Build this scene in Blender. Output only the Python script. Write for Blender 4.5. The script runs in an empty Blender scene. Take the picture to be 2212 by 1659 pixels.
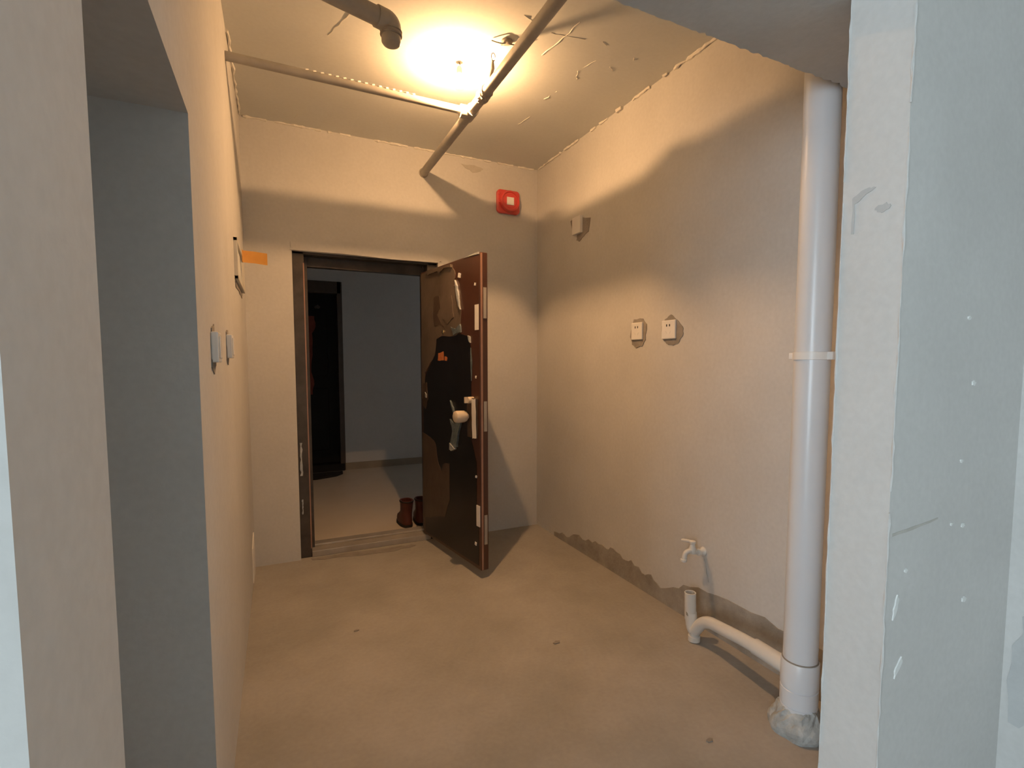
import bpy, bmesh, math, random
from mathutils import Vector, Matrix
random.seed(7)
S = bpy.context.scene
COL = S.collection
PI = math.pi

# ------------------------------------------------------------------ camera
YAW, PITCH, ROLL = math.radians(25.921), math.radians(4.054), math.radians(0.059)
cam = bpy.data.cameras.new('camera')
cam.sensor_fit = 'HORIZONTAL'
cam.sensor_width = 36.0
cam.lens = 36.0 * 1108.26 / 2212
cam.shift_x = -31.7 / 2212
cam.shift_y = 33.2 / 2212
cam.clip_start = 0.02
co = bpy.data.objects.new('camera', cam)
COL.objects.link(co)
f = Vector((math.sin(YAW) * math.cos(PITCH), math.cos(YAW) * math.cos(PITCH), -math.sin(PITCH)))
r = Vector((math.cos(YAW), -math.sin(YAW), 0))
u = r.cross(f)
r2 = r * math.cos(ROLL) + u * math.sin(ROLL)
u2 = -r * math.sin(ROLL) + u * math.cos(ROLL)
m = Matrix((r2, u2, -f)).transposed().to_4x4()
m.translation = Vector((-1.8622, -3.6443, 1.3084))
co.matrix_world = m
S.camera = co

# ------------------------------------------------------------------ world: overcast daylight outside
w = bpy.data.worlds.new('sky')
S.world = w
w.use_nodes = True
bg = w.node_tree.nodes['Background']
bg.inputs[0].default_value = (0.78, 0.89, 0.99, 1)
bg.inputs[1].default_value = 15.5

# the window the daylight enters by (a portal guides the sampling of the sky)
WY0, WY1, WZ0, WZ1 = -6.2, -4.0, 0.4, 2.5
pl = bpy.data.lights.new('window_portal', 'AREA')
pl.shape = 'RECTANGLE'
pl.size = WZ1 - WZ0
pl.size_y = WY1 - WY0
pl.cycles.is_portal = True
po = bpy.data.objects.new('window_portal', pl)
po.location = (-5.06, (WY0 + WY1) / 2, (WZ0 + WZ1) / 2)
po.rotation_euler = (0, -PI / 2, 0)
COL.objects.link(po)

p2 = bpy.data.lights.new('added_window_portal', 'AREA')  # portal of the unseen window added at the corridor's end
p2.shape = 'RECTANGLE'
p2.size, p2.size_y = .45, .40
p2.cycles.is_portal = True
p2o = bpy.data.objects.new('added_window_portal', p2)
p2o.location = (3.12, 1.65, 1.625)
p2o.rotation_euler = (0, PI / 2, 0)
COL.objects.link(p2o)

S.view_settings.view_transform = 'Standard'
S.view_settings.look = 'None'
S.view_settings.gamma = 1
S.view_settings.use_curve_mapping = False
S.view_settings.exposure = 0.0
BULB = 16000.0
BULB_COL = (1.0, 0.545, 0.24)

# ------------------------------------------------------------------ materials
def mat(name, c1, c2=None, scale=3.0, rough=0.85, bump=0.0, bscale=60.0, metal=0.0, spec=0.3, coat=0.0, fine=0.0, detail=6):
    M = bpy.data.materials.new(name)
    M.use_nodes = True
    nt = M.node_tree
    b = nt.nodes['Principled BSDF']
    b.inputs['Roughness'].default_value = rough
    b.inputs['Metallic'].default_value = metal
    b.inputs['Specular IOR Level'].default_value = spec
    b.inputs['Coat Weight'].default_value = coat
    b.inputs['Base Color'].default_value = (*c1, 1)
    tc = nt.nodes.new('ShaderNodeTexCoord')
    if c2:
        n = nt.nodes.new('ShaderNodeTexNoise')
        n.inputs['Scale'].default_value = scale
        n.inputs['Detail'].default_value = detail
        n.inputs['Roughness'].default_value = 0.6
        nt.links.new(tc.outputs['Object'], n.inputs['Vector'])
        cr = nt.nodes.new('ShaderNodeValToRGB')
        cr.color_ramp.elements[0].position = 0.32
        cr.color_ramp.elements[1].position = 0.68
        cr.color_ramp.elements[0].color = (*c1, 1)
        cr.color_ramp.elements[1].color = (*c2, 1)
        nt.links.new(n.outputs['Fac'], cr.inputs['Fac'])
        out = cr.outputs['Color']
        if fine:
            n2 = nt.nodes.new('ShaderNodeTexNoise')
            n2.inputs['Scale'].default_value = 55
            n2.inputs['Detail'].default_value = 4
            nt.links.new(tc.outputs['Object'], n2.inputs['Vector'])
            mr = nt.nodes.new('ShaderNodeMapRange')
            mr.inputs['From Min'].default_value = 0.3
            mr.inputs['From Max'].default_value = 0.7
            mr.inputs['To Min'].default_value = 1 - fine
            mr.inputs['To Max'].default_value = 1 + fine
            nt.links.new(n2.outputs['Fac'], mr.inputs['Value'])
            mx = nt.nodes.new('ShaderNodeVectorMath')
            mx.operation = 'SCALE'
            nt.links.new(out, mx.inputs[0])
            nt.links.new(mr.outputs['Result'], mx.inputs['Scale'])
            out = mx.outputs['Vector']
        nt.links.new(out, b.inputs['Base Color'])
    if bump:
        n3 = nt.nodes.new('ShaderNodeTexNoise')
        n3.inputs['Scale'].default_value = bscale
        n3.inputs['Detail'].default_value = 5
        nt.links.new(tc.outputs['Object'], n3.inputs['Vector'])
        bm_ = nt.nodes.new('ShaderNodeBump')
        bm_.inputs['Strength'].default_value = bump
        bm_.inputs['Distance'].default_value = 0.01
        nt.links.new(n3.outputs['Fac'], bm_.inputs['Height'])
        nt.links.new(bm_.outputs['Normal'], b.inputs['Normal'])
    return M

M_WALL = mat('cement_plaster', (0.565, 0.555, 0.535), (0.635, 0.625, 0.605), 1.6, 0.92, 0.10, 30, fine=0.03)
M_CEIL = mat('ceiling_putty', (0.67, 0.68, 0.65), (0.74, 0.75, 0.72), 1.2, 0.9, 0.06, 12, fine=0.02)
M_FLOOR = mat('cement_screed', (0.31, 0.29, 0.26), (0.42, 0.395, 0.36), 1.7, 0.85, 0.10, 22, fine=0.04)
M_BEAM = mat('raw_concrete', (0.46, 0.465, 0.46), (0.54, 0.545, 0.535), 2.5, 0.9, 0.15, 25, fine=0.03)
M_SEAM = mat('loose_plaster', (0.74, 0.71, 0.65), (0.84, 0.81, 0.75), 20, 0.9)
M_CRACK = mat('crack_edge', (0.46, 0.44, 0.40), (0.52, 0.50, 0.46), 20, 0.9)
M_PATCH = mat('wet_mortar', (0.25, 0.23, 0.205), (0.33, 0.30, 0.27), 14, 0.95, 0.4, 70)
M_DAMP = mat('damp_plaster', (0.27, 0.245, 0.21), (0.42, 0.39, 0.345), 7, 0.95, 0.4, 50)
M_PAINTDROP = mat('white_spatter', (0.72, 0.73, 0.71), (0.8, 0.8, 0.78), 30, 0.8)
M_PVC = mat('white_pvc', (0.67, 0.695, 0.73), (0.71, 0.735, 0.77), 3, 0.28, spec=0.5)
M_PVC2 = mat('cream_pvc', (0.70, 0.69, 0.66), (0.76, 0.75, 0.72), 8, 0.35, spec=0.5)
M_DIRT = mat('pipe_dirt', (0.25, 0.22, 0.19), (0.36, 0.33, 0.29), 20, 0.9)
M_MORTAR = mat('mortar', (0.30, 0.31, 0.30), (0.55, 0.57, 0.56), 16, 0.95, 0.8, 35)
M_GALV = mat('painted_steel_pipe', (0.36, 0.34, 0.31), (0.45, 0.43, 0.39), 12, 0.5, 0.05, 40, metal=0.15)
M_TAPE = mat('thread_tape', (0.30, 0.27, 0.24), (0.42, 0.39, 0.34), 40, 0.7)
M_BLACK = mat('dark_wire', (0.05, 0.045, 0.04), (0.09, 0.08, 0.07), 20, 0.6)
M_WHITE = mat('white_plastic', (0.78, 0.77, 0.75), (0.82, 0.81, 0.79), 6, 0.35, spec=0.5)
M_SLOT = mat('socket_slot', (0.03, 0.03, 0.03), (0.05, 0.05, 0.05), 6, 0.6)
M_RED = mat('red_plastic', (0.62, 0.062, 0.055), (0.68, 0.08, 0.07), 5, 0.25, spec=0.6)
M_LABEL = mat('white_label', (0.78, 0.76, 0.74), (0.83, 0.81, 0.79), 6, 0.6)
M_LEAF = mat('brown_door_steel', (0.060, 0.024, 0.015), (0.085, 0.035, 0.021), 2.5, 0.30, spec=0.5)
M_BARE = mat('bare_black_panel', (0.006, 0.0055, 0.006), (0.013, 0.010, 0.010), 3, 0.28, spec=0.4)
M_FILM = mat('dull_protective_film', (0.105, 0.078, 0.058), (0.16, 0.122, 0.092), 5, 0.42, 0.25, 14, spec=0.5)
M_FILM2 = mat('worn_protective_film', (0.062, 0.042, 0.030), (0.10, 0.07, 0.05), 5, 0.45, 0.25, 14, spec=0.4)
M_SHRED = mat('clear_film_shred', (0.32, 0.34, 0.36), (0.5, 0.52, 0.54), 25, 0.25, 0.5, 40, spec=0.7)
M_SHRED_D = mat('blue_film_shred', (0.07, 0.10, 0.115), (0.16, 0.19, 0.21), 18, 0.3, 0.5, 40, spec=0.6)
M_EDGE = mat('pink_edge_film', (0.30, 0.16, 0.11), (0.38, 0.22, 0.16), 8, 0.35, spec=0.5)
M_FRAME = mat('door_frame_steel', (0.055, 0.048, 0.044), (0.095, 0.082, 0.073), 9, 0.4, 0.1, 30, metal=0.3)
M_SILL = mat('sill_steel', (0.40, 0.36, 0.31), (0.5, 0.46, 0.41), 9, 0.4, metal=0.4)
M_KNOB = mat('wrapped_handle', (0.62, 0.52, 0.40), (0.70, 0.60, 0.48), 10, 0.35, spec=0.5)
M_BRASS = mat('brass', (0.8, 0.68, 0.42), None, rough=0.2, metal=1.0)
M_ORANGEP = mat('orange_print', (0.45, 0.14, 0.05), (0.55, 0.2, 0.08), 60, 0.5)
M_ORANGE = mat('orange_tape', (0.56, 0.27, 0.06), (0.64, 0.33, 0.08), 9, 0.5)
M_BOXW = mat('distribution_box_plastic', (0.60, 0.57, 0.50), (0.66, 0.63, 0.56), 5, 0.5)
M_CWALL = mat('corridor_paint', (0.76, 0.75, 0.73), (0.80, 0.79, 0.77), 2, 0.8, fine=0.02)
M_CTILE = mat('corridor_floor_tile', (0.66, 0.57, 0.46), (0.72, 0.63, 0.52), 2.5, 0.35, spec=0.5)
M_CSKIRT = mat('corridor_skirting', (0.38, 0.31, 0.23), (0.44, 0.37, 0.28), 5, 0.4)
M_NDOOR = mat('neighbour_door_steel', (0.008, 0.007, 0.007), (0.013, 0.011, 0.010), 4, 0.6)
M_NFRAME = mat('neighbour_frame', (0.10, 0.075, 0.06), (0.14, 0.105, 0.085), 6, 0.4, metal=0.3)
M_REDPAPER = mat('red_paper', (0.20, 0.045, 0.03), (0.28, 0.07, 0.045), 12, 0.7)
M_MAT = mat('dark_mat', (0.02, 0.018, 0.016), (0.035, 0.03, 0.027), 40, 0.95, 0.5, 200)
M_BOOT = mat('maroon_leather', (0.085, 0.026, 0.018), (0.12, 0.038, 0.026), 9, 0.5, 0.1, 60)
M_SOLE = mat('black_rubber', (0.015, 0.013, 0.012), (0.025, 0.022, 0.02), 12, 0.7)
M_ALU = mat('white_window_frame', (0.75, 0.76, 0.77), (0.8, 0.81, 0.82), 3, 0.4)

def glass_mat():
    M = bpy.data.materials.new('window_glass')
    M.use_nodes = True
    nt = M.node_tree
    nt.nodes.remove(nt.nodes['Principled BSDF'])
    t = nt.nodes.new('ShaderNodeBsdfTransparent')
    t.inputs[0].default_value = (0.94, 0.96, 0.96, 1)
    g = nt.nodes.new('ShaderNodeBsdfGlossy')
    g.inputs['Roughness'].default_value = 0.02
    mx = nt.nodes.new('ShaderNodeMixShader')
    mx.inputs[0].default_value = 0.06
    nt.links.new(t.outputs[0], mx.inputs[1])
    nt.links.new(g.outputs[0], mx.inputs[2])
    nt.links.new(mx.outputs[0], nt.nodes['Material Output'].inputs[0])
    return M
M_GLASS = glass_mat()

def bulb_mat():
    M = bpy.data.materials.new('lit_bulb_glass')
    M.use_nodes = True
    nt = M.node_tree
    nt.nodes.remove(nt.nodes['Principled BSDF'])
    e = nt.nodes.new('ShaderNodeEmission')
    e.inputs[0].default_value = (*BULB_COL, 1)
    e.inputs[1].default_value = BULB
    nt.links.new(e.outputs[0], nt.nodes['Material Output'].inputs[0])
    return M
M_BULB = bulb_mat()

# ------------------------------------------------------------------ mesh helpers
def new(): return bmesh.new()

def box(bm, x0, x1, y0, y1, z0, z1, bev=0):
    g = bmesh.ops.create_cube(bm, size=1)['verts']
    bmesh.ops.scale(bm, vec=(x1 - x0, y1 - y0, z1 - z0), verts=g)
    bmesh.ops.translate(bm, vec=((x0 + x1) / 2, (y0 + y1) / 2, (z0 + z1) / 2), verts=g)
    if bev:
        es = list({e for v in g for e in v.link_edges})
        bmesh.ops.bevel(bm, geom=es, offset=bev, segments=2, affect='EDGES', profile=0.5)
    return bm

def tube(bm, pts, rad, n=20, cap=True, jit=0.0, hollow=False):
    """swept tube along 3D points, rad a number or a list"""
    pts = [Vector(p) for p in pts]
    rs = rad if isinstance(rad, (list, tuple)) else [rad] * len(pts)
    rings = []
    t0 = (pts[1] - pts[0]).normalized()
    ref = Vector((0, 0, 1)) if abs(t0.z) < 0.9 else Vector((1, 0, 0))
    nx = t0.cross(ref).normalized()
    for i, p in enumerate(pts):
        a = pts[max(i - 1, 0)]; b = pts[min(i + 1, len(pts) - 1)]
        t = (b - a).normalized()
        nx = (nx - t * nx.dot(t)).normalized()
        ny = t.cross(nx)
        ring = []
        for k in range(n):
            an = 2 * PI * k / n
            rr = rs[i] * (1 + random.uniform(-jit, jit))
            ring.append(bm.verts.new(p + nx * math.cos(an) * rr + ny * math.sin(an) * rr))
        rings.append(ring)
    for i in range(len(rings) - 1):
        for k in range(n):
            bm.faces.new((rings[i][k], rings[i][(k + 1) % n], rings[i + 1][(k + 1) % n], rings[i + 1][k]))
    if cap:
        bm.faces.new(rings[0][::-1])
        bm.faces.new(rings[-1])
    return bm

def bend(pts, rad, n=8):
    """round the inner corners of a polyline"""
    pts = [Vector(p) for p in pts]
    out = [pts[0]]
    for i in range(1, len(pts) - 1):
        a = (pts[i - 1] - pts[i]); b = (pts[i + 1] - pts[i])
        d = min(rad, a.length * 0.49, b.length * 0.49)
        p0 = pts[i] + a.normalized() * d; p1 = pts[i] + b.normalized() * d
        for k in range(n + 1):
            t = k / n
            out.append((1 - t) ** 2 * p0 + 2 * t * (1 - t) * pts[i] + t * t * p1)
    out.append(pts[-1])
    return out

def lathe(bm, prof, org, axis='z', n=28):
    """prof: list of (radius, height)"""
    rings = []
    o = Vector(org)
    for rr, h in prof:
        ring = []
        for k in range(n):
            a = 2 * PI * k / n
            c, s = rr * math.cos(a), rr * math.sin(a)
            v = {'z': Vector((c, s, h)), 'y': Vector((c, h, s)), 'x': Vector((h, c, s))}[axis]
            ring.append(bm.verts.new(o + v))
        rings.append(ring)
    for i in range(len(rings) - 1):
        for k in range(n):
            bm.faces.new((rings[i][k], rings[i][(k + 1) % n], rings[i + 1][(k + 1) % n], rings[i + 1][k]))
    bm.faces.new(rings[0]); bm.faces.new(rings[-1])
    bmesh.ops.recalc_face_normals(bm, faces=bm.faces)
    return bm

def poly(bm, pts, fn, t0, t1):
    """extruded outline: fn(a, b, t) gives the 3D point"""
    A = [bm.verts.new(fn(a, b, t0)) for a, b in pts]
    B = [bm.verts.new(fn(a, b, t1)) for a, b in pts]
    n = len(pts)
    bm.faces.new(A); bm.faces.new(B[::-1])
    for i in range(n):
        bm.faces.new((A[i], A[(i + 1) % n], B[(i + 1) % n], B[i]))
    bmesh.ops.recalc_face_normals(bm, faces=bm.faces)
    return bm

def ragged(pts, amp, sub=3):
    out = []
    n = len(pts)
    for i in range(n):
        a, b = Vector(pts[i]), Vector(pts[(i + 1) % n])
        out.append(tuple(a))
        for k in range(1, sub):
            p = a.lerp(b, k / sub)
            d = (b - a).orthogonal().normalized() if (b - a).length > 1e-6 else Vector((0, 0))
            out.append(tuple(p + d * random.uniform(-amp, amp)))
    return out

def obj(name, bm, M, parent=None, smooth=False, bev=0):
    me = bpy.data.meshes.new(name)
    bmesh.ops.recalc_face_normals(bm, faces=bm.faces)
    bm.to_mesh(me); bm.free()
    me.materials.append(M)
    if smooth:
        for p in me.polygons: p.use_smooth = True
    o = bpy.data.objects.new(name, me)
    COL.objects.link(o)
    if parent: o.parent = parent
    if smooth:
        md = o.modifiers.new('edges', 'EDGE_SPLIT'); md.split_angle = math.radians(42)
    if bev:
        b = o.modifiers.new('bevel', 'BEVEL'); b.width = bev; b.segments = 2; b.limit_method = 'ANGLE'
    return o

def tag(o, label, cat=None, group=None, kind=None):
    o['label'] = label
    if cat: o['category'] = cat
    if group: o['group'] = group
    if kind: o['kind'] = kind
    return o

def struct(name, bm, M, label=None):
    o = obj(name, bm, M)
    o['kind'] = 'structure'
    if label: o['label'] = label
    return o

def empty(name, loc=(0, 0, 0)):
    o = bpy.data.objects.new(name, None)
    o.location = loc
    o.empty_display_size = 0.05
    COL.objects.link(o)
    return o

# ------------------------------------------------------------------ the shell
H = 2.8
WL = -2.025           # hall left wall plane
XP = -0.60            # end of the stub wall by the drain stack
DX0, DX1, DZ = -1.755, -0.80, 2.025      # masonry opening of the entrance door
RY = -7.6             # rear wall of the room behind the camera
RX = -5.0             # its window wall

floor = struct('floor', box(new(), RX - .2, .2, RY - .2, .22, -.15, 0), M_FLOOR, 'bare cement screed floor of the hall')
ceil = struct('ceiling', box(new(), RX - .2, .2, RY - .2, .22, H, H + .15), M_CEIL, 'rough plastered ceiling with cracked seams')

b = new()
box(b, WL - .2, DX0, 0, .22, 0, H); box(b, DX1, .2, 0, .22, 0, H); box(b, DX0, DX1, 0, .22, DZ, H)
wall_back = struct('wall_back', b, M_WALL, 'grey cement plaster wall around the entrance door')
wall_right = struct('wall_right', box(new(), 0, .2, RY, 0, 0, H), M_WALL, 'long cement plaster wall with sockets and tap')

LO0, LO1, LOZ = -2.972, -2.235, 1.868    # side doorway in the left wall
LN = -3.19
b = new()
box(b, WL - .2, WL, LO1, 0, 0, H); box(b, WL - .2, WL, LN, LO0, 0, H); box(b, WL - .2, WL, LO0, LO1, LOZ, H)
wall_left = struct('wall_left', b, M_WALL, 'cement plaster wall with a dark side doorway')
# small dark room behind the side doorway
b = new()
box(b, -4.0, WL - .2, LO1, LO1 + .15, 0, H)
box(b, -4.15, -4.0, LN + .15, LO1 + .15, 0, H)
struct('wall_side_room', b, M_WALL, 'dim cement wall of the side room')
struct('wall_front_left', box(new(), RX, WL - .2, LN, LN + .15, 0, H), M_WALL, 'daylit plaster wall left of the hall mouth')
struct('wall_front_right', box(new(), XP, 0, -2.964, -2.822, 0, H), M_WALL, 'daylit stub wall in front of the white drain stack')

b = new()
box(b, RX - .2, RX, WY1, LN + .15, 0, H); box(b, RX - .2, RX, RY, WY0, 0, H)
box(b, RX - .2, RX, WY0, WY1, 0, WZ0); box(b, RX - .2, RX, WY0, WY1, WZ1, H)
struct('wall_window_side', b, M_WALL)
struct('wall_rear', box(new(), RX - .2, .2, RY - .2, RY, 0, H), M_WALL)
win = empty('window_1', (RX - .1, (WY0 + WY1) / 2, WZ0)); win['kind'] = 'structure'
b = new()
hw = (WY1 - WY0) / 2; hz = WZ1 - WZ0
for y0, y1, z0, z1 in ((-hw, -hw + .06, 0, hz), (hw - .06, hw, 0, hz), (-.03, .03, 0, hz), (-hw, hw, 0, .06), (-hw, hw, hz - .06, hz)):
    box(b, -.03, .03, y0, y1, z0, z1)
obj('window_frame', b, M_ALU, win)
for s in (-1, 1):
    y0, y1 = sorted((s * .03, s * (hw - .06)))
    obj('pane', box(new(), -.004, .004, y0, y1, .06, hz - .06), M_GLASS, win)

# beam across the hall mouth: its lower far edge is a little broken
BZ, BF, BN = 2.176, -2.570, -2.822
b = new()
N = 160
va, vb, vc, vd = [], [], [], []
for i in range(N + 1):
    x = WL + (0 - WL) * i / N
    j = random.uniform(-.003, .003) + (random.uniform(-.008, 0) if random.random() < .08 else 0)
    va.append(b.verts.new((x, BF + j, BZ))); vb.append(b.verts.new((x, BF + .002, BZ + .02 + random.uniform(0, .008))))
    vc.append(b.verts.new((x, BF + .002, H))); vd.append(b.verts.new((x, BN, BZ)))
ve = [b.verts.new((v.co.x, BN, H)) for v in vd]
for i in range(N):
    for p, q in ((va, vb), (vb, vc), (vd, va), (ve, vd)):
        b.faces.new((p[i], p[i + 1], q[i + 1], q[i]))
beam = struct('ceiling_beam', b, M_BEAM, 'grey concrete beam across the hall mouth')

# corridor outside the entrance door
CY, CZ = 2.92, 2.62
struct('floor_corridor', box(new(), -3.2, 3.0, .22, CY + .3, -.15, 0), M_CTILE, 'beige tiled floor of the stair corridor')
struct('ceiling_corridor', box(new(), -3.2, 3.0, .22, CY + .3, CZ, CZ + .15), M_CWALL)
NX0, NX1, NZ = -2.12, -1.150, 2.27
b = new()
box(b, -3.2, NX0, CY, CY + .2, 0, CZ); box(b, NX1, 3.0, CY, CY + .2, 0, CZ); box(b, NX0, NX1, CY, CY + .2, NZ, CZ)
wall_far = struct('wall_corridor_far', b, M_CWALL, 'pale corridor wall beyond the entrance door')
b = new()
box(b, -3.35, -3.2, .2, CY + .3, 0, CZ); box(b, 3.0, 3.15, .2, 1.45, 0, CZ); box(b, 3.0, 3.15, 1.85, CY + .3, 0, CZ); box(b, 3.0, 3.15, 1.45, 1.85, 0, 1.4); box(b, 3.0, 3.15, 1.45, 1.85, 1.85, CZ)
box(b, -3.2, WL - .2, .08, .22, 0, CZ); box(b, .2, 3.0, .08, .22, 0, CZ)
struct('wall_corridor_ends', b, M_CWALL)
struct('wall_corridor_recess', box(new(), NX0 - .1, NX1 + .1, CY + .2, CY + .3, 0, CZ), M_NDOOR)
struct('baseboard_corridor', box(new(), NX1, 3.0, CY - .012, CY, 0, .085, 0), M_CSKIRT, 'tan tile skirting of the corridor wall')

win_added = empty('window_added', (3.075, 1.65, 1.4)); win_added['kind'] = 'structure'  # unseen window, added to lift the dim corridor with neutral daylight
b = new()
for y0, y1, z0, z1 in ((-.20, -.17, 0, .45), (.17, .20, 0, .45), (-.17, .17, 0, .03), (-.17, .17, .42, .45)): box(b, -.025, .025, y0, y1, z0, z1)
obj('window_frame', b, M_ALU, win_added)
obj('pane', box(new(), -.003, .003, -.17, .17, .03, .42), M_GLASS, win_added)

# ------------------------------------------------------------------ loose plaster along the ceiling joints, cracks
def jag(p, q, n, amp):
    p, q = Vector(p), Vector(q)
    return [p.lerp(q, i / n) + Vector((random.uniform(-amp, amp), random.uniform(-amp, amp), random.uniform(-amp, amp) * .2)) for i in range(n + 1)]

def seam(name, p, q, n, rad, amp, M, parent, gaps=.15):
    pts = jag(p, q, n, amp)
    b = new(); run = []; rr = []
    for i, pt in enumerate(pts):
        if random.random() < gaps or i == len(pts) - 1:
            if len(run) > 1: tube(b, run, rr, 6, True, .25)
            run, rr = [], []
        else:
            run.append(pt); rr.append(rad * random.uniform(.35, 1.25))
    return obj(name, b, M, parent)
seam('plaster_seam', (WL + .02, -.004, H - .004), (-.01, -.004, H - .004), 90, .0085, .004, M_SEAM, ceil, .12)
seam('plaster_seam', (-.006, -.02, H - .004), (-.006, -1.05, H - .004), 40, .008, .004, M_SEAM, ceil, .15)
seam('plaster_seam', (-.006, -1.05, H - .004), (-.006, -2.5, H - .004), 60, .011, .006, M_SEAM, ceil, .25)
seam('plaster_seam', (WL + .006, -.02, H - .004), (WL + .006, -2.5, H - .004), 60, .008, .004, M_SEAM, ceil, .12)
for p, q, n in (((-.86, -1.56), (-.70, -1.50), 8), ((-.70, -1.50), (-.45, -1.55), 9), ((-.45, -1.55), (-.30, -1.44), 6),
                ((-.375, -1.47), (-.43, -1.30), 6), ((-.43, -1.30), (-.376, -1.17), 6), ((-.43, -1.08), (-.46, -.95), 5),
                ((-.42, -.80), (-.46, -.60), 7), ((-.62, -1.62), (-.66, -1.30), 8), ((-.27, -1.56), (-.22, -1.48), 4),
                ((-1.50, -1.35), (-1.62, -1.0), 10), ((-1.25, -2.1), (-1.02, -1.9), 7), ((-.30, -1.40), (-.26, -1.36), 3),
                ((-1.72, -.10), (-1.70, -.25), 4), ((-.25, -1.95), (-.12, -1.80), 5)):
    seam('ceiling_crack', (p[0], p[1], H), (q[0], q[1], H), n, .0024, .006, M_SEAM, ceil, .1)
b = poly(new(), ragged([(-.62, 2.745), (-.52, 2.75), (-.45, 2.735), (-.47, 2.715), (-.53, 2.695), (-.57, 2.715)], .006), lambda a, c, t: (a, t, c), -.003, .001)
obj('chipped_patch', b, M_CRACK, wall_back)
# rough strip left above the door frame where the plaster was made good
b = poly(new(), ragged([(DX0 - .01, DZ), (DX0 - .01, DZ + .055), (-1.55, DZ + .05), (-1.42, DZ + .075), (-1.2, DZ + .06), (-.95, DZ + .075), (-.80, DZ + .055), (-.775, DZ + .01), (-.80, DZ)], .006), lambda a, c, t: (a, t, c), -.006, .001)
obj('plaster_repair', b, M_WALL, wall_back)

# damp unplastered strip along the foot of the right wall
top = [(-.30, .03), (-.42, .06), (-.52, .055), (-.62, .105), (-.74, .10), (-.86, .135), (-.98, .125), (-1.06, .15), (-1.16, .12), (-1.24, .14), (-1.34, .10), (-1.42, .12), (-1.50, .075), (-1.60, .12), (-1.72, .17), (-1.90, .20), (-2.1, .205), (-2.3, .20), (-2.80, .18)]
b = poly(new(), [(-.30, 0)] + ragged(top, .012)[:len(top) * 3 - 3] + [(-2.80, .18), (-2.80, 0)], lambda a, c, t: (t, a, c), -.004, .001)
obj('damp_strip', b, M_DAMP, wall_right)
# dirt at the foot of the door sill
b = poly(new(), ragged([(-1.69, -.03), (-1.45, -.075), (-1.22, -.10), (-1.05, -.085), (-1.0, -.05), (-1.10, -.02), (-1.35, -.012), (-1.69, -.005)], .015), lambda a, c, t: (a, c, t), 0, .003)
obj('sill_debris', b, M_PATCH, floor)
for x, y, s, a in ((-.72, -1.62, .020, .3), (-.98, -2.52, .016, -.4), (-1.07, -2.35, .012, .8), (-.55, -2.4, .014, .2), (-1.55, -1.1, .013, .1)):
    b = poly(new(), ragged([(x + s * math.cos(a + k), y + s * .6 * math.sin(a + k)) for k in (0, 1.3, 2.6, 3.6, 5)], .002), lambda p, q, t: (p, q, t), 0, .004)
    obj('floor_crumb', b, M_PATCH, floor)

# marks on the stub wall
def onwall(pts, fn, M, parent, name, t=.003, amp=.002):
    b = poly(new(), ragged(pts, amp), fn, -t, .001)
    return obj(name, b, M, parent)
stub = bpy.data.objects['wall_front_right']
front = lambda a, c, t: (a, -2.964 + t, c)
for x, z, s in ((-.303, 1.422, .008), (-.263, 1.258, .010), (-.274, .889, .008), (-.523, .814, .007), (-.246, .686, .011), (-.30, 1.06, .006), (-.33, .90, .005)):
    onwall([(x + s * math.cos(k), z + s * .7 * math.sin(k)) for k in (.2, 1.4, 2.5, 3.9, 5.1)], front, M_PAINTDROP, stub, 'paint_spatter')
onwall([(-.552, .760), (-.546, .745), (-.556, .715), (-.568, .700), (-.566, .725)], front, M_PAINTDROP, stub, 'paint_spatter')
onwall([(-.522, .600), (-.518, .585), (-.535, .565), (-.548, .550), (-.545, .575)], front, M_PAINTDROP, stub, 'paint_spatter')
onwall([(-.585, .912), (-.50, .918), (-.393, .926), (-.393, .922), (-.50, .910), (-.585, .905)], front, M_CRACK, stub, 'scratch', .001, .001)
endf = lambda a, c, t: (XP + t, a, c)
for pts in ([(-2.846, 1.704), (-2.86, 1.712), (-2.885, 1.720), (-2.90, 1.716), (-2.87, 1.700), (-2.852, 1.69), (-2.853, 1.62), (-2.847, 1.62)],
            [(-2.90, 1.668), (-2.925, 1.675), (-2.935, 1.665), (-2.92, 1.655), (-2.905, 1.658)]):
    onwall(pts, endf, M_BEAM, stub, 'scraped_patch', .0015, .003)
# thin ridge of mortar on the stub's near corner and along its far corner
seam('corner_ridge', (XP - .001, -2.965, .0), (XP - .001, -2.965, H - .01), 110, .0030, .0007, M_WALL, stub, .05)
seam('corner_ridge', (XP - .001, -2.824, .0), (XP - .001, -2.824, H - .01), 110, .0025, .0007, M_WALL, stub, .05)
# dark blotch at the right wall's foot in the room
b = poly(new(), ragged([(-2.985, .46), (-3.00, .60), (-3.03, .62), (-3.05, .52), (-3.03, .42), (-3.05, .30), (-2.985, .28)], .01), lambda a, c, t: (t, a, c), -.003, .001)
obj('damp_patch', b, M_BEAM, wall_right)

# ------------------------------------------------------------------ entrance door
HX, HY = -.915, .05
LEAFW = .862
door = tag(empty('door_1', ((DX0 + DX1) / 2, .1, 0)), 'dark brown steel entrance door swung open with torn protective film', kind='structure')
dl = Vector(door.location)
FW = .070
b = new()
fy0, fy1 = .030, .170
for a0, a1, c0, c1 in ((DX0, DX0 + FW, 0, DZ), (DX1 - FW, DX1, 0, DZ), (DX0, DX1, DZ - .015, DZ)):
    box(b, a0 - dl.x, a1 - dl.x, fy0 - dl.y, fy1 - dl.y, c0, c1)
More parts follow.
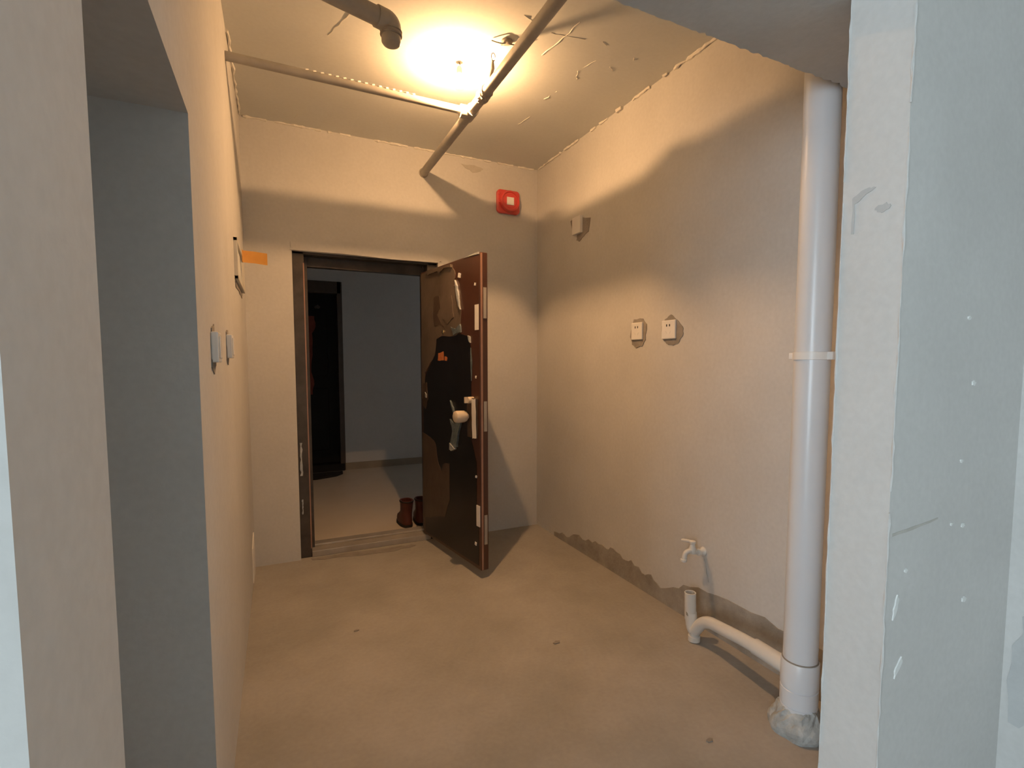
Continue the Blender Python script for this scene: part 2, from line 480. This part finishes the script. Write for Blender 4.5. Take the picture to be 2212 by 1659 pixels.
    # inner stop of the frame, set back
for a0, a1, c0, c1 in ((DX0 + FW, DX0 + FW + .022, 0, DZ - .015), (DX1 - FW - .022, DX1 - FW, 0, DZ - .015)):
    box(b, a0 - dl.x, a1 - dl.x, .10 - dl.y, .17 - dl.y, c0, c1)
frame = obj('door_frame', b, M_FRAME, door, bev=.003)
obj('frame_stop', box(new(), DX0 + FW - dl.x, DX1 - FW - dl.x, .115 - dl.y, .17 - dl.y, DZ - .078, DZ - .015), M_FRAME, frame)
b = new()
box(b, DX0 + FW - dl.x, DX1 - FW - dl.x, .02 - dl.y, .19 - dl.y, 0, .042)
box(b, DX0 + FW - dl.x, DX1 - FW - dl.x, .11 - dl.y, .19 - dl.y, .042, .058)
tag(obj('door_sill', b, M_SILL, door, bev=.004), 'worn metal sill')
# film shreds left on the frame
for z0, z1, wd in ((.56, .78, .010), (.30, .40, .006)):
    n = 10
    L_ = [(-wd * random.uniform(.2, 1), z0 + (z1 - z0) * i / n) for i in range(n + 1)]
    R_ = [(wd * random.uniform(.2, 1), z1 - (z1 - z0) * i / n) for i in range(n + 1)]
    b = poly(new(), L_ + R_, lambda a, c, t: (DX0 + .02 + a - dl.x, fy0 + t - dl.y, c), -.004, 0)
    obj('film_shred', b, M_SHRED, frame)
obj('edge_tape', box(new(), DX0 + FW - .006 - dl.x, DX0 + FW + .001 - dl.x, fy0 - .002 - dl.y, fy0 - dl.y, .06, DZ - FW), M_EDGE, frame)

LZ0, LZ1, LT = .050, 1.952, .052
leaf = obj('door_leaf', box(new(), 0, LEAFW, 0, LT, LZ0, LZ1), M_LEAF, door, bev=.004)
ang = math.atan2(-.9885, .1512)
leaf.location = (HX - dl.x, HY - dl.y, 0)
leaf.rotation_euler = (0, 0, ang)
# everything below is in the leaf's own frame: x from the hinge, -y towards the room side, z up
face = lambda a, c, t: (a, t, c)
def on_leaf(name, pts, M, t=.002, amp=.004, sub=3, t0=0.0):
    return obj(name, poly(new(), ragged([(min(max(a, .004), LEAFW - .004), min(max(c, LZ0 + .004), LZ1 - .004)) for a, c in pts], 0) if amp == 0 else
                          [(min(max(a, .004), LEAFW - .004), min(max(c, LZ0 + .004), LZ1 - .004)) for a, c in ragged(pts, amp, sub)], face, -t, -t0), M, leaf)
def dedupe(pts):
    out = []
    for p in pts:
        if not out or (abs(p[0] - out[-1][0]) + abs(p[1] - out[-1][1])) > 1e-4: out.append(p)
    return out
tag(on_leaf('bare_panel', [(.05, 1.20), (.114, 1.256), (.233, 1.362), (.259, 1.469), (.347, 1.487), (.60, 1.49), (.718, 1.472), (.752, 1.375), (.745, .838), (.813, .705), (.81, .448), (.838, .428), (.835, .075), (.035, .068), (.02, .40), (.02, .80), (.02, 1.05)], M_BARE, .0015), 'bare black door surface')
on_leaf('protective_film', [(.006, 1.94), (.272, 1.945), (.508, 1.934), (.552, 1.867), (.525, 1.804), (.575, 1.761), (.624, 1.684), (.621, 1.496), (.518, 1.48), (.347, 1.487), (.259, 1.469), (.233, 1.362), (.13, 1.285), (.06, 1.24), (.05, 1.12), (.006, 1.05)], M_FILM, .003, .006)
on_leaf('protective_film', [(.006, .80), (.155, .778), (.224, .75), (.259, .638), (.317, .564), (.347, .623), (.447, .64), (.442, .395), (.368, .263), (.178, .215), (.006, .164)], M_FILM2, .003, .006)
on_leaf('film_tear', [(.229, 1.753), (.318, 1.753), (.331, 1.674), (.278, 1.634), (.349, 1.567), (.418, 1.527), (.339, 1.558), (.239, 1.558), (.218, 1.638)], M_FILM2, .0045, .006)
on_leaf('film_tear', [(.35, 1.72), (.50, 1.74), (.53, 1.60), (.44, 1.56), (.37, 1.60), (.33, 1.66)], M_FILM, .0055, .006)
on_leaf('film_tear', [(.03, 1.16), (.09, 1.17), (.11, 1.05), (.07, .98), (.03, 1.0)], M_FILM2, .0045, .006)
on_leaf('film_curl', [(.12, 1.945), (.50, 1.935), (.51, 1.915), (.40, 1.925), (.34, 1.905), (.30, 1.92), (.15, 1.915)], M_FILM, .012, .004)
on_leaf('film_curl', [(.555, 1.83), (.585, 1.79), (.605, 1.73), (.628, 1.64), (.615, 1.65), (.590, 1.70), (.570, 1.76)], M_SHRED, .012, .004)
on_leaf('film_curl', [(.49, 1.54), (.56, 1.52), (.62, 1.55), (.63, 1.50), (.53, 1.485)], M_SHRED_D, .010, .005)
on_leaf('film_curl', [(.720, 1.475), (.748, 1.465), (.752, 1.43), (.735, 1.44)], M_SHRED, .009, .003)
on_leaf('film_curl', [(.752, 1.40), (.765, 1.30), (.757, 1.20), (.750, 1.30)], M_SHRED_D, .006, .002)
on_leaf('film_curl', [(.474, .942), (.54, .918), (.637, .957), (.584, .848), (.57, .771), (.476, .737), (.477, .78), (.513, .87)], M_SHRED_D, .014, .004)
on_leaf('film_curl', [(.478, .785), (.52, .77), (.55, .755), (.50, .735), (.476, .745)], M_SHRED, .020, .003)
on_leaf('film_curl', [(.070, 1.10), (.095, 1.085), (.09, 1.06), (.075, 1.07)], M_SHRED, .010, .003)
on_leaf('film_curl', [(.475, 1.065), (.52, 1.02), (.555, .94), (.54, .935), (.505, 1.01)], M_SHRED_D, .012, .003)
on_leaf('stile_strip', [(.775, 1.80), (.856, 1.80), (.856, .75), (.80, .75), (.775, .85)], M_LEAF, .003, 0)
tag(on_leaf('orange_label', [(.290, 1.375), (.37, 1.385), (.375, 1.325), (.28, 1.325)], M_ORANGEP, .003, .004), 'orange printed label')
on_leaf('orange_label', [(.385, 1.350), (.425, 1.345), (.42, 1.322), (.39, 1.325)], M_ORANGEP, .003, .003)
for pts in ([(.805, 1.652), (.852, 1.652), (.852, 1.503), (.805, 1.503)], [(.812, .447), (.852, .447), (.852, .319), (.812, .319)]):
    tag(on_leaf('white_sticker', pts, M_LABEL, .0045, 0), 'white paper sticker')
for s, z, e in ((.610, 1.85, .018), (.812, 1.771, .011), (.815, 1.223, .009), (.81, .62, .008), (.80, .202, .012)):
    on_leaf('paper_scrap', [(s - e, z - e * .5), (s + e * .6, z - e * .8), (s + e, z + e * .6), (s - e * .5, z + e)], M_LABEL, .006, .002)
# lock plate, handle, thumb turn
lp = obj('lock_plate', box(new(), .730, .838, -.022, 0, .858, 1.098), M_FILM2, leaf, bev=.004)
b = poly(new(), ragged([(.795, 1.094), (.842, 1.096), (.845, .98), (.850, .862), (.805, .855), (.80, .97)], .003), face, -.025, -.0225)
tag(obj('white_tape', b, M_LABEL, lp), 'strip of white tape')
b = lathe(new(), [(.016, -.002), (.016, -.03), (.030, -.036), (.036, -.05), (.037, -.095), (.034, -.108), (.024, -.114)], (.745, 0, .985), 'y')
tag(obj('door_knob', b, M_KNOB, leaf, True), 'tan wrapped knob')
b = lathe(new(), [(.020, -.002), (.020, -.035), (.017, -.040)], (.775, 0, 1.085), 'y')
box(b, .769, .781, -.06, -.038, 1.068, 1.104)
obj('thumb_turn', b, M_KNOB, leaf, True)
b = lathe(new(), [(.014, .0), (.014, -.006), (.010, -.009)], (.372, 0, 1.513), 'y')
obj('peephole', b, M_BRASS, leaf, True)
# light film on the leaf's free edge and its top
b = box(new(), LEAFW, LEAFW + .002, .004, .016, LZ0 + .005, LZ1 - .005)
tag(obj('edge_tape', b, M_EDGE, leaf), 'pinkish tape on the free edge')
b = new()
for z in (.30, .99, 1.66): box(b, LEAFW, LEAFW + .004, .022, .042, z - .09, z + .09)
obj('lock_edge_plate', b, M_SILL, leaf)
b = poly(new(), [(.66, LZ1 - .004), (.80, LZ1 + .002), (.858, LZ1 + .001), (.858, LZ1 - .012), (.80, LZ1 - .008)], face, -.003, 0)
obj('film_curl', b, M_SHRED, leaf)
b = new()
for z in (.30, 1.0, 1.7): tube(b, [(-.008, .03, z - .06), (-.008, .03, z + .06)], .011, 12)
obj('hinge', b, M_FRAME, leaf, True)

# ------------------------------------------------------------------ neighbour's door across the corridor
nd = tag(empty('door_2', ((NX0 + NX1) / 2, CY + .1, 0)), "black neighbour's door across the corridor with a red paper strip", kind='structure')
nl = Vector(nd.location)
b = new()
for a0, a1, c0, c1 in ((NX0, NX0 + .07, 0, NZ), (NX1 - .045, NX1 + .012, 0, NZ), (NX0, NX1, NZ - .14, NZ)):
    box(b, a0 - nl.x, a1 - nl.x, -.115, .02, c0, c1)
obj('door_frame', b, M_NFRAME, nd, bev=.004)
nleaf = obj('door_leaf', box(new(), NX0 + .07 - nl.x, NX1 - .045 - nl.x, -.02, .04, .09, NZ - .14), M_NDOOR, nd)
for x0, x1, z0, z1 in ((-.33, -.03, 1.15, 1.95), (.03, .33, 1.15, 1.95), (-.33, -.03, .25, 1.0), (.03, .33, .25, 1.0)):
    obj('raised_panel', box(new(), x0, x1, -.03, -.02, z0, z1, .008), M_NDOOR, nleaf)
b = poly(new(), ragged([(-.02, 1.86), (.10, 1.86), (.19, 1.86), (.20, 1.74), (.16, 1.66), (.16, 1.40), (.14, 1.2), (.17, 1.05), (.15, .93), (.06, .92), (-.02, .94)], .008), lambda a, c, t: (a, -.036 + t, c), -.002, .002)
tag(obj('paper_strip', b, M_REDPAPER, nleaf), 'faded red paper strip')
b = poly(new(), ragged([(.19, 1.97), (.23, 2.0), (.26, 1.98), (.25, 1.955), (.205, 1.95)], .004), lambda a, c, t: (a, -.032 + t, c), -.002, .002)
obj('grey_sticker', b, M_FRAME, nleaf)
obj('door_sill', box(new(), NX0 - nl.x, NX1 - nl.x, -.14, .05, 0, .085), M_NDOOR, nd)

# door mat in front of it
b = poly(new(), [(-1.95, 2.50), (-1.50, 2.47), (-1.28, 2.56), (-1.20, 2.66), (-1.19, 2.77), (-1.95, 2.77)], lambda a, c, t: (a, c, t), .001, .022)
o = obj('door_mat', b, M_MAT, bev=.006)
tag(o, 'dark mat lying before the black door across the corridor', 'mat')

# ------------------------------------------------------------------ boots on the corridor floor
def boot(name, loc, rz, label):
    t = tag(empty(name, loc), label, 'boot', 'pair of maroon boots')
    t.rotation_euler = (0, 0, rz)
    # cross-sections from the sole upwards: centre y, half width, half length
    secs = [(.020, .030, .046, .118), (.045, .030, .047, .118), (.070, .024, .046, .108), (.095, .000, .044, .078), (.120, -.022, .043, .058), (.150, -.030, .045, .056), (.180, -.034, .047, .060), (.205, -.036, .049, .066), (.215, -.036, .048, .064)]
    b = new(); rings = []
    def ring(z, cy, hw, hl):
        rr = []
        for k in range(24):
            a = 2 * PI * k / 24
            c, s = math.cos(a), math.sin(a)
            e = .75
            rr.append(b.verts.new((hw * math.copysign(abs(c) ** e, c), cy + hl * math.copysign(abs(s) ** e, s), z)))
        return rr
    for sct in secs: rings.append(ring(*sct))
    for z, cy, hw, hl in ((.213, -.036, .040, .054), (.10, -.02, .030, .045)): rings.append(ring(z, cy, hw, hl))
    for i in range(len(rings) - 1):
        for k in range(24):
            b.faces.new((rings[i][k], rings[i][(k + 1) % 24], rings[i + 1][(k + 1) % 24], rings[i + 1][k]))
    b.faces.new(rings[0]); b.faces.new(rings[-1])
    obj('upper', b, M_BOOT, t, True)
    b = new()
    r0 = ring_pts = [(.050 * math.copysign(abs(math.cos(2 * PI * k / 24)) ** .75, math.cos(2 * PI * k / 24)), .030 + .124 * math.copysign(abs(math.sin(2 * PI * k / 24)) ** .75, math.sin(2 * PI * k / 24))) for k in range(24)]
    poly(b, r0, lambda a, c, tt: (a, c, tt), 0, .022)
    obj('sole', b, M_SOLE, t)
    b = new()
    tube(b, [(.0495 * math.cos(a), -.036 + .0665 * math.sin(a), .207) for a in [2 * PI * k / 24 for k in range(25)]], .006, 8)
    obj('collar', b, M_SOLE, t, True)
    return t
boot('boot', (-.962, .45, 0), math.radians(4), 'maroon ankle boot standing clear of the open entrance door')
boot('boot', (-.838, .455, 0), math.radians(-4), 'maroon ankle boot half hidden behind the open entrance door')

# ------------------------------------------------------------------ sprinkler pipes
PB, PZ, PA = -.897, 2.636, -.965
PR = .0265
sp = tag(empty('sprinkler_pipe', (PB, 0, PZ)), 'grey steel pipe run with a tee branch hung under the ceiling', 'pipe')
def P(x, y, z): return (x - PB, y, z - PZ)
obj('main_pipe', tube(new(), [P(PB, .02, PZ), P(PB, -2.62, PZ)], PR, 28), M_GALV, sp, True)
obj('branch_pipe', tube(new(), [P(PB, PA, PZ + .004), P(WL - .02, PA - .01, PZ + .004)], PR * .74, 28), M_GALV, sp, True)
b = tube(new(), [P(PB, PA - .045, PZ), P(PB, PA + .045, PZ)], PR + .007, 28)
tube(b, [P(PB, PA, PZ), P(PB - .055, PA, PZ)], PR + .007, 28)
obj('tee_fitting', b, M_GALV, sp, True)
b = tube(new(), [P(PB, -1.215 + .008 * i, PZ) for i in range(12)], [PR + random.uniform(.002, .008) for i in range(12)], 24, True, .06)
tag(obj('tape_wrap', b, M_TAPE, sp), 'wrapping around the pipe')
b = tube(new(), [P(PB, .001, PZ), P(PB, -.006, PZ)], PR + .006, 28)
obj('wall_collar', b, M_TAPE, sp, True)
b = new()
for i in range(16):       # flaking paint and thread tape on the branch
    x = -1.72 + i * .033
    tube(b, [P(x, PA - .012, PZ + .020), P(x + .018, PA - .02, PZ + .019), P(x + .030, PA - .014, PZ + .024)], .0035, 6)
obj('flaking_paint', b, M_SEAM, sp)

CZp = 2.60
cp0, cp1 = Vector((-1.432, -1.573, CZp)), Vector((WL - .02, -1.76, CZp))
sb = tag(empty('sprinkler_drop', cp0), 'thick grey pipe stub with a capped sprinkler outlet', 'pipe')
rel = lambda v: Vector(v) - cp0
dirc = (cp1 - cp0).normalized()
obj('pipe', tube(new(), [rel(cp0 + dirc * .03), rel(cp1)], .033, 28), M_GALV, sb, True)
el = bend([rel(cp0 + dirc * .06), rel(cp0), rel(cp0 + Vector((0, 0, -.05)))], .04, 8)
obj('elbow', tube(new(), el, .038, 28), M_GALV, sb, True)
b = lathe(new(), [(.035, -.045), (.036, -.055), (.036, -.072), (.030, -.080), (.018, -.084)], (0, 0, 0))
obj('end_plug', b, M_GALV, sb, True)
b = new()
for z in (-.012, -.026): tube(b, [(.0395 * math.cos(2 * PI * k / 24), .0395 * math.sin(2 * PI * k / 24), z - .02) for k in range(25)], .0025, 6)
obj('thread_ring', b, M_TAPE, sb, True)

# ------------------------------------------------------------------ bare bulb under the ceiling
LX, LY, LZ = -1.0, -1.100, 2.700
lamp = tag(empty('hanging_bulb', (LX, LY, H)), 'bare glowing bulb hung close under the ceiling', 'lamp')
zz = LZ - H
b = lathe(new(), [(.010, zz - .032), (.022, zz - .026), (.030, zz - .010), (.032, zz + .004), (.028, zz + .018), (.018, zz + .034), (.014, zz + .042)], (0, 0, 0), n=32)
glass = obj('glass_envelope', b, M_GLASS, lamp, True)
b = lathe(new(), [(.003, zz - .0042), (.009, zz - .0034), (.0128, zz - .0012), (.0128, zz + .0012), (.009, zz + .0034), (.003, zz + .0042)], (0, 0, 0), n=20)
obj('glowing_core', b, M_BULB, glass, True)
obj('stem', tube(new(), [(0, 0, zz + .004), (0, 0, zz + .043)], .002, 8), M_WHITE, glass, True)
b = lathe(new(), [(.013, zz + .041), (.014, zz + .045), (.014, zz + .070), (.010, zz + .080), (.004, zz + .082)], (0, 0, 0))
obj('lampholder', b, M_WHITE, lamp, True)
obj('cord', tube(new(), [(0, 0, zz + .08), (.003, .002, zz + .09), (0, 0, -.001)], .003, 8), M_BLACK, lamp, True)

# ceiling cable outlet with loose wire ends, and the wire tied to the pipe
jb = tag(empty('cable_outlet', (-.857, -1.362, H)), 'small ceiling cable outlet with loose dark wire ends', 'cable')
obj('cover', lathe(new(), [(.026, 0), (.026, -.008), (.016, -.014)], (0, 0, 0)), M_TAPE, jb, True)
obj('wire', tube(new(), bend([(0, 0, -.01), (-.03, .0, -.02), (-.055, .012, -.012), (-.068, .02, -.006)], .02), .0025, 8), M_BLACK, jb, True)
obj('wire', tube(new(), bend([(0, 0, -.01), (.03, -.01, -.018), (.06, -.03, -.01), (.11, -.05, -.004)], .02), .0025, 8), M_BLACK, jb, True)
tw = tag(empty('twisted_wire', (PB + .008, -1.235, PZ + .026)), 'twisted wire end sticking up from the taped ceiling pipe', 'wire')
obj('stem', tube(new(), [(0, 0, 0), (-.002, -.008, .03), (.003, -.022, .06), (-.002, -.036, .09)], [.007, .009, .010, .006], 10, True, .15), M_TAPE, tw, True)
obj('loop', tube(new(), [(-.002 + .010 * math.cos(a), -.040 - .004, .100 + .018 * math.sin(a)) for a in [2 * PI * k / 16 for k in range(15)]], .0022, 8), M_BLACK, tw, True)

# ------------------------------------------------------------------ fire alarm sounder
fa = tag(empty('fire_alarm', (-.257, 0, 2.517)), 'red square fire alarm sounder on the wall above the entrance door', 'alarm')
b = new()
R_, e = .092, .028
pts = []
for cx, cz, a0 in ((R_ - e, R_ - e - .006, 0), (-R_ + e, R_ - e - .006, 90), (-R_ + e, -R_ + e + .006, 180), (R_ - e, -R_ + e + .006, 270)):
    for k in range(7):
        a = math.radians(a0 + 15 * k); pts.append((cx + e * math.cos(a), cz + e * math.sin(a)))
poly(b, pts, lambda a, c, t: (a, t, c), -.030, 0)
base = obj('base', b, M_RED, fa, bev=.006)
b = lathe(new(), [(.078, -.028), (.078, -.052), (.072, -.060), (.066, -.060), (.062, -.050), (.052, -.050), (.048, -.054), (.0, -.055)], (0.004, 0, 0), 'y', 40)
obj('sounder_dome', b, M_RED, fa, True)
b = box(new(), -.026, .030, -.060, -.054, -.030, .026)
tag(obj('label', b, M_LABEL, fa), 'small white label')
for x, z in ((-.075, .05), (.078, .0), (-.075, -.01)):
    obj('screw_cover', lathe(new(), [(.007, -.029), (.007, -.035), (.004, -.037)], (x, 0, z), 'y', 12), M_RED, fa, True)

# ------------------------------------------------------------------ sockets and switches
def patch_r(pts, parent): return obj('chipped_patch', poly(new(), ragged(pts, .005), lambda a, c, t: (t, a, c), -.003, .001), M_PATCH, parent)
patch_r([(-.509, 2.288), (-.583, 2.295), (-.761, 2.251), (-.741, 2.167), (-.684, 2.15), (-.627, 2.125), (-.591, 2.139), (-.596, 2.184), (-.554, 2.194)], wall_right)
patch_r([(-1.231, 1.560), (-1.314, 1.558), (-1.347, 1.525), (-1.338, 1.436), (-1.31, 1.403), (-1.256, 1.394), (-1.217, 1.414), (-1.199, 1.46)], wall_right)
patch_r([(-1.495, 1.54), (-1.541, 1.562), (-1.576, 1.538), (-1.628, 1.495), (-1.635, 1.459), (-1.607, 1.418), (-1.563, 1.401), (-1.509, 1.412), (-1.479, 1.438), (-1.47, 1.505)], wall_right)

def plate(name, label, cat, y, z, w, h, t, side, slots=True, group=None, rocker=False):
    """wall plate; side -1: on the right wall, +1: on the left wall"""
    x = 0 if side < 0 else WL
    o = tag(empty(name, (x, y, z)), label, cat, group)
    x0, x1 = sorted((0, side * t))
    obj('face_plate', box(new(), x0, x1, -w / 2, w / 2, -h / 2, h / 2), M_WHITE, o, bev=.004)
    xs = sorted((side * t, side * (t + .0015)))
    if slots:
        for dy in (-.011, .011):
            b = new()
            poly(b, [(dy - .003, .016), (dy + .003, .016), (dy + .003, .028), (dy - .003, .028)], lambda a, c, tt: (tt, a, c), xs[0], xs[1])
            obj('socket_slot', b, M_SLOT, o)
        for dy, s in ((-.014, .5), (.014, -.5)):
            b = new()
            poly(b, [(dy - .002 + s * .008, -.022), (dy + .002 + s * .008, -.022), (dy + .002 - s * .008, -.008), (dy - .002 - s * .008, -.008)], lambda a, c, tt: (tt, a, c), xs[0], xs[0] + .001)
            obj('socket_slot', b, M_WHITE, o)
    if rocker:
        xs = sorted((side * t, side * (t + .003)))
        obj('rocker', box(new(), xs[0], xs[1], -w * .36, w * .36, -h * .36, h * .36), M_WHITE, o, bev=.002)
    return o
o = plate('junction_plate', 'small white blank plate high on the wall near the fire alarm', 'plate', -.617, 2.234, .105, .115, .024, -1, False)
o = plate('wall_socket', 'white socket in a narrow chipped patch, nearer the entrance door', 'socket', -1.268, 1.490, .098, .098, .012, -1, True, 'sockets on the right wall')
o = plate('wall_socket', 'white socket in a round chipped patch, nearer the drain stack', 'socket', -1.532, 1.484, .104, .098, .012, -1, True, 'sockets on the right wall')
lw = lambda a, c, t: (WL + t, a, c)
for pts in ([(-1.965, 1.405), (-1.90, 1.42), (-1.88, 1.30), (-1.93, 1.275), (-1.985, 1.295)], [(-1.49, 1.42), (-1.42, 1.43), (-1.40, 1.33), (-1.45, 1.30), (-1.50, 1.32)]):
    obj('chipped_patch', poly(new(), ragged(pts, .006), lw, -.001, .003), M_PATCH, wall_left)
plate('light_switch', 'white wall switch standing proud beside the dark side doorway', 'switch', -1.935, 1.352, .086, .086, .019, 1, False, 'switches on the left wall', True)
plate('light_switch', 'white wall switch farther from the dark side doorway', 'switch', -1.450, 1.368, .086, .086, .019, 1, False, 'switches on the left wall', True)

obj('corner_repair', poly(new(), ragged([(-.32, .02), (-.30, .22), (-.14, .27), (-.10, .10), (-.14, .01)], .008), lw, -.001, .006), M_SEAM, wall_left)

# distribution box set in the left wall with an orange tape flap
db = tag(empty('distribution_box', (WL, -.62, 1.79)), 'shallow electrical distribution box let into the left wall', 'electrical box')
b = new()
for y0, y1, z0, z1 in ((-.28, -.262, -.095, .095), (.262, .28, -.095, .095), (-.28, .28, .078, .095), (-.28, .28, -.095, -.078)):
    box(b, -.001, .016, y0, y1, z0, z1)
obj('rim', b, M_BOXW, db, bev=.002)
obj('back_plate', box(new(), .0005, .006, -.262, .262, -.078, .078), M_CEIL, db)
b = poly(new(), ragged([(-.26, -.105), (.26, -.105), (.22, -.13), (0, -.118), (-.24, -.128)], .005), lambda a, c, t: (t, a, c), 0, .003)
obj('mortar_gap', b, M_PATCH, db)
tp = tag(empty('orange_tape', (WL + .016, -.50, 1.87)), 'orange tape flap sticking out from the distribution box', 'tape')
b = new()
n = 8
prof = [(.0 + .118 * i / n, .010 * math.sin(i / n * 2.6)) for i in range(n + 1)]
rows = [[b.verts.new((x, dy + tt, z + (-.006 if x > .06 else 0) * (x - .06) / .06)) for x, dy in prof] for tt, z in ((0, .032), (0, -.030), (.0025, -.030), (.0025, .032))]
for i in range(n):
    for a in range(4): b.faces.new((rows[a][i], rows[a][i + 1], rows[(a + 1) % 4][i + 1], rows[(a + 1) % 4][i]))
b.faces.new([rows[a][0] for a in range(4)]); b.faces.new([rows[a][n] for a in range(4)][::-1])
obj('flap', b, M_ORANGE, tp, True)
obj('stuck_end', box(new(), -.0005, .002, -.03, .004, -.030, .032), M_ORANGE, tp)

# ------------------------------------------------------------------ drain stack with trap
QX, QY = -.220, -2.492
ds = tag(empty('drain_stack', (QX, QY, 0)), 'white plastic drain stack with a trap branch beside the stub wall', 'pipe')
D = lambda x, y, z: (x - QX, y - QY, z)
obj('riser', tube(new(), [(0, 0, 0), (0, 0, H)], .056, 48), M_PVC, ds, True)
b = lathe(new(), [(.0565, .075), (.061, .077), (.061, .098), (.0585, .100), (.0585, .104), (.062, .106), (.062, .160), (.0592, .162), (.0592, .168), (.0625, .170), (.0625, .258), (.060, .262), (.0565, .262)], (0, 0, 0), n=48)
obj('coupling', b, M_PVC, ds, True)
b = lathe(new(), [(.0566, .262), (.0595, .2625), (.0595, .2655), (.0566, .266)], (0, 0, 0), n=48)
obj('dirt_ring', b, M_DIRT, ds, True)
b = new()
lathe(b, [(.057, 1.320), (.0605, 1.321), (.0605, 1.346), (.057, 1.347)], (0, 0, 0), n=48)
box(b, .045, .085, -.012, .012, 1.322, 1.345, .003)
box(b, -.012, .012, .050, .082, 1.322, 1.345, .003)
box(b, -.010, .012, -.078, -.052, 1.320, 1.347, .003)
obj('pipe_clamp', b, M_WHITE, ds, True)
# rough mortar collar on the floor
b = new()
prof = [(.090, 0), (.093, .014), (.092, .032), (.086, .048), (.077, .062), (.070, .076), (.066, .090), (.056, .096)]
n = 40; rings = []
off = [1 + .05 * math.sin(3 * 2 * PI * k / n + 1) + .035 * math.sin(7 * 2 * PI * k / n) for k in range(n)]
for rr, h in prof:
    rings.append([b.verts.new((rr * (off[k] if rr > .06 else 1) * random.uniform(.975, 1.03) * math.cos(2 * PI * k / n), rr * (off[k] if rr > .06 else 1) * random.uniform(.975, 1.03) * math.sin(2 * PI * k / n), h + (random.uniform(-.006, .006) if h else 0))) for k in range(n)])
for i in range(len(rings) - 1):
    for k in range(n): b.faces.new((rings[i][k], rings[i][(k + 1) % n], rings[i + 1][(k + 1) % n], rings[i + 1][k]))
b.faces.new(rings[0])
tag(obj('mortar_collar', b, M_MORTAR, ds), 'rough grey mortar collar')
# branch, trap, standpipe
br = bend([D(-.2, -2.42, .196), D(-.165, -2.19, .170), D(-.135, -1.985, .138), D(-.130, -1.935, .110), D(-.130, -1.892, .050)], .045, 8)
obj('branch_pipe', tube(new(), br, .0265, 28), M_PVC2, ds, True)
obj('branch_socket', tube(new(), [D(-.215, -2.47, .200), D(-.178, -2.27, .181)], .0310, 28), M_PVC2, ds, True)
tr = bend([D(-.130, -1.892, .048), D(-.130, -1.874, .062), D(-.130, -1.868, .100), D(-.130, -1.864, .130)], .02, 6)
obj('trap_bend', tube(new(), tr, .0275, 28), M_PVC2, ds, True)
b = tube(new(), [D(-.130, -1.864, .095), D(-.130, -1.858, .222)], .0265, 28, cap=False)
tube(b, [D(-.130, -1.858, .222), D(-.130, -1.864, .11)], .0225, 28, cap=False)
a0, a1 = [v for v in b.verts], None
o = obj('standpipe', b, M_PVC2, ds, True)
b = tube(new(), [(D(-.13, -1.858, .222)[0] + .0245 * math.cos(2 * PI * k / 24), D(-.13, -1.858, .222)[1] + .0245 * math.sin(2 * PI * k / 24), .222) for k in range(25)], .0026, 8)
obj('standpipe_rim', b, M_PVC2, ds, True)
b = lathe(new(), [(.022, .060), (.022, .030), (.028, .028), (.028, .004), (.020, .001)], D(-.130, -1.890, 0), n=28)
obj('cleanout_cap', b, M_PVC2, ds, True)
b = poly(new(), ragged([(.0, .120), (.010, .124), (.011, .138), (.002, .132)], .001), lambda a, c, t: (D(-.130, 0, 0)[0] - .0275 + t, D(0, -1.864, 0)[1] + a - .010, c), -.001, .002)
obj('dirt_mark', b, M_DIRT, ds)

# ------------------------------------------------------------------ white plastic tap
tap = tag(empty('water_tap', (0, -1.807, .385)), 'small white plastic tap on the wall above the drain trap', 'tap')
obj('wall_flange', lathe(new(), [(.022, 0), (.022, -.006), (.016, -.010), (.012, -.024), (.017, -.026), (.017, -.040), (.012, -.042)], (0, 0, 0), 'x'), M_PVC2, tap, True)
b = tube(new(), bend([(-.03, 0, .0), (-.085, .003, .016), (-.112, .006, .010), (-.120, .008, -.028)], .03, 8), [.012] * 28 if False else .012, 20)
obj('spout', b, M_PVC2, tap, True)
obj('valve_body', lathe(new(), [(.016, .0), (.018, .008), (.018, .026), (.014, .032), (.012, .048), (.015, .050), (.015, .060), (.010, .063)], (-.070, .003, 0)), M_PVC2, tap, True)
b = tube(new(), bend([(-.070, .003, .056), (-.080, .040, .054), (-.084, .062, .050)], .02, 5), [.008, .008, .008, .008, .008, .008, .008, .006][:8], 12)
obj('lever', b, M_PVC2, tap, True)
obj('spout_ring', lathe(new(), [(.0135, -.034), (.0155, -.032), (.0155, -.022), (.0135, -.020)], (-.120, .008, 0)), M_PVC2, tap, True)
# hairline below the tap
seam('hairline', (-.001, -1.815, .35), (-.001, -1.85, .22), 6, .0025, .003, M_CRACK, wall_right, 0)
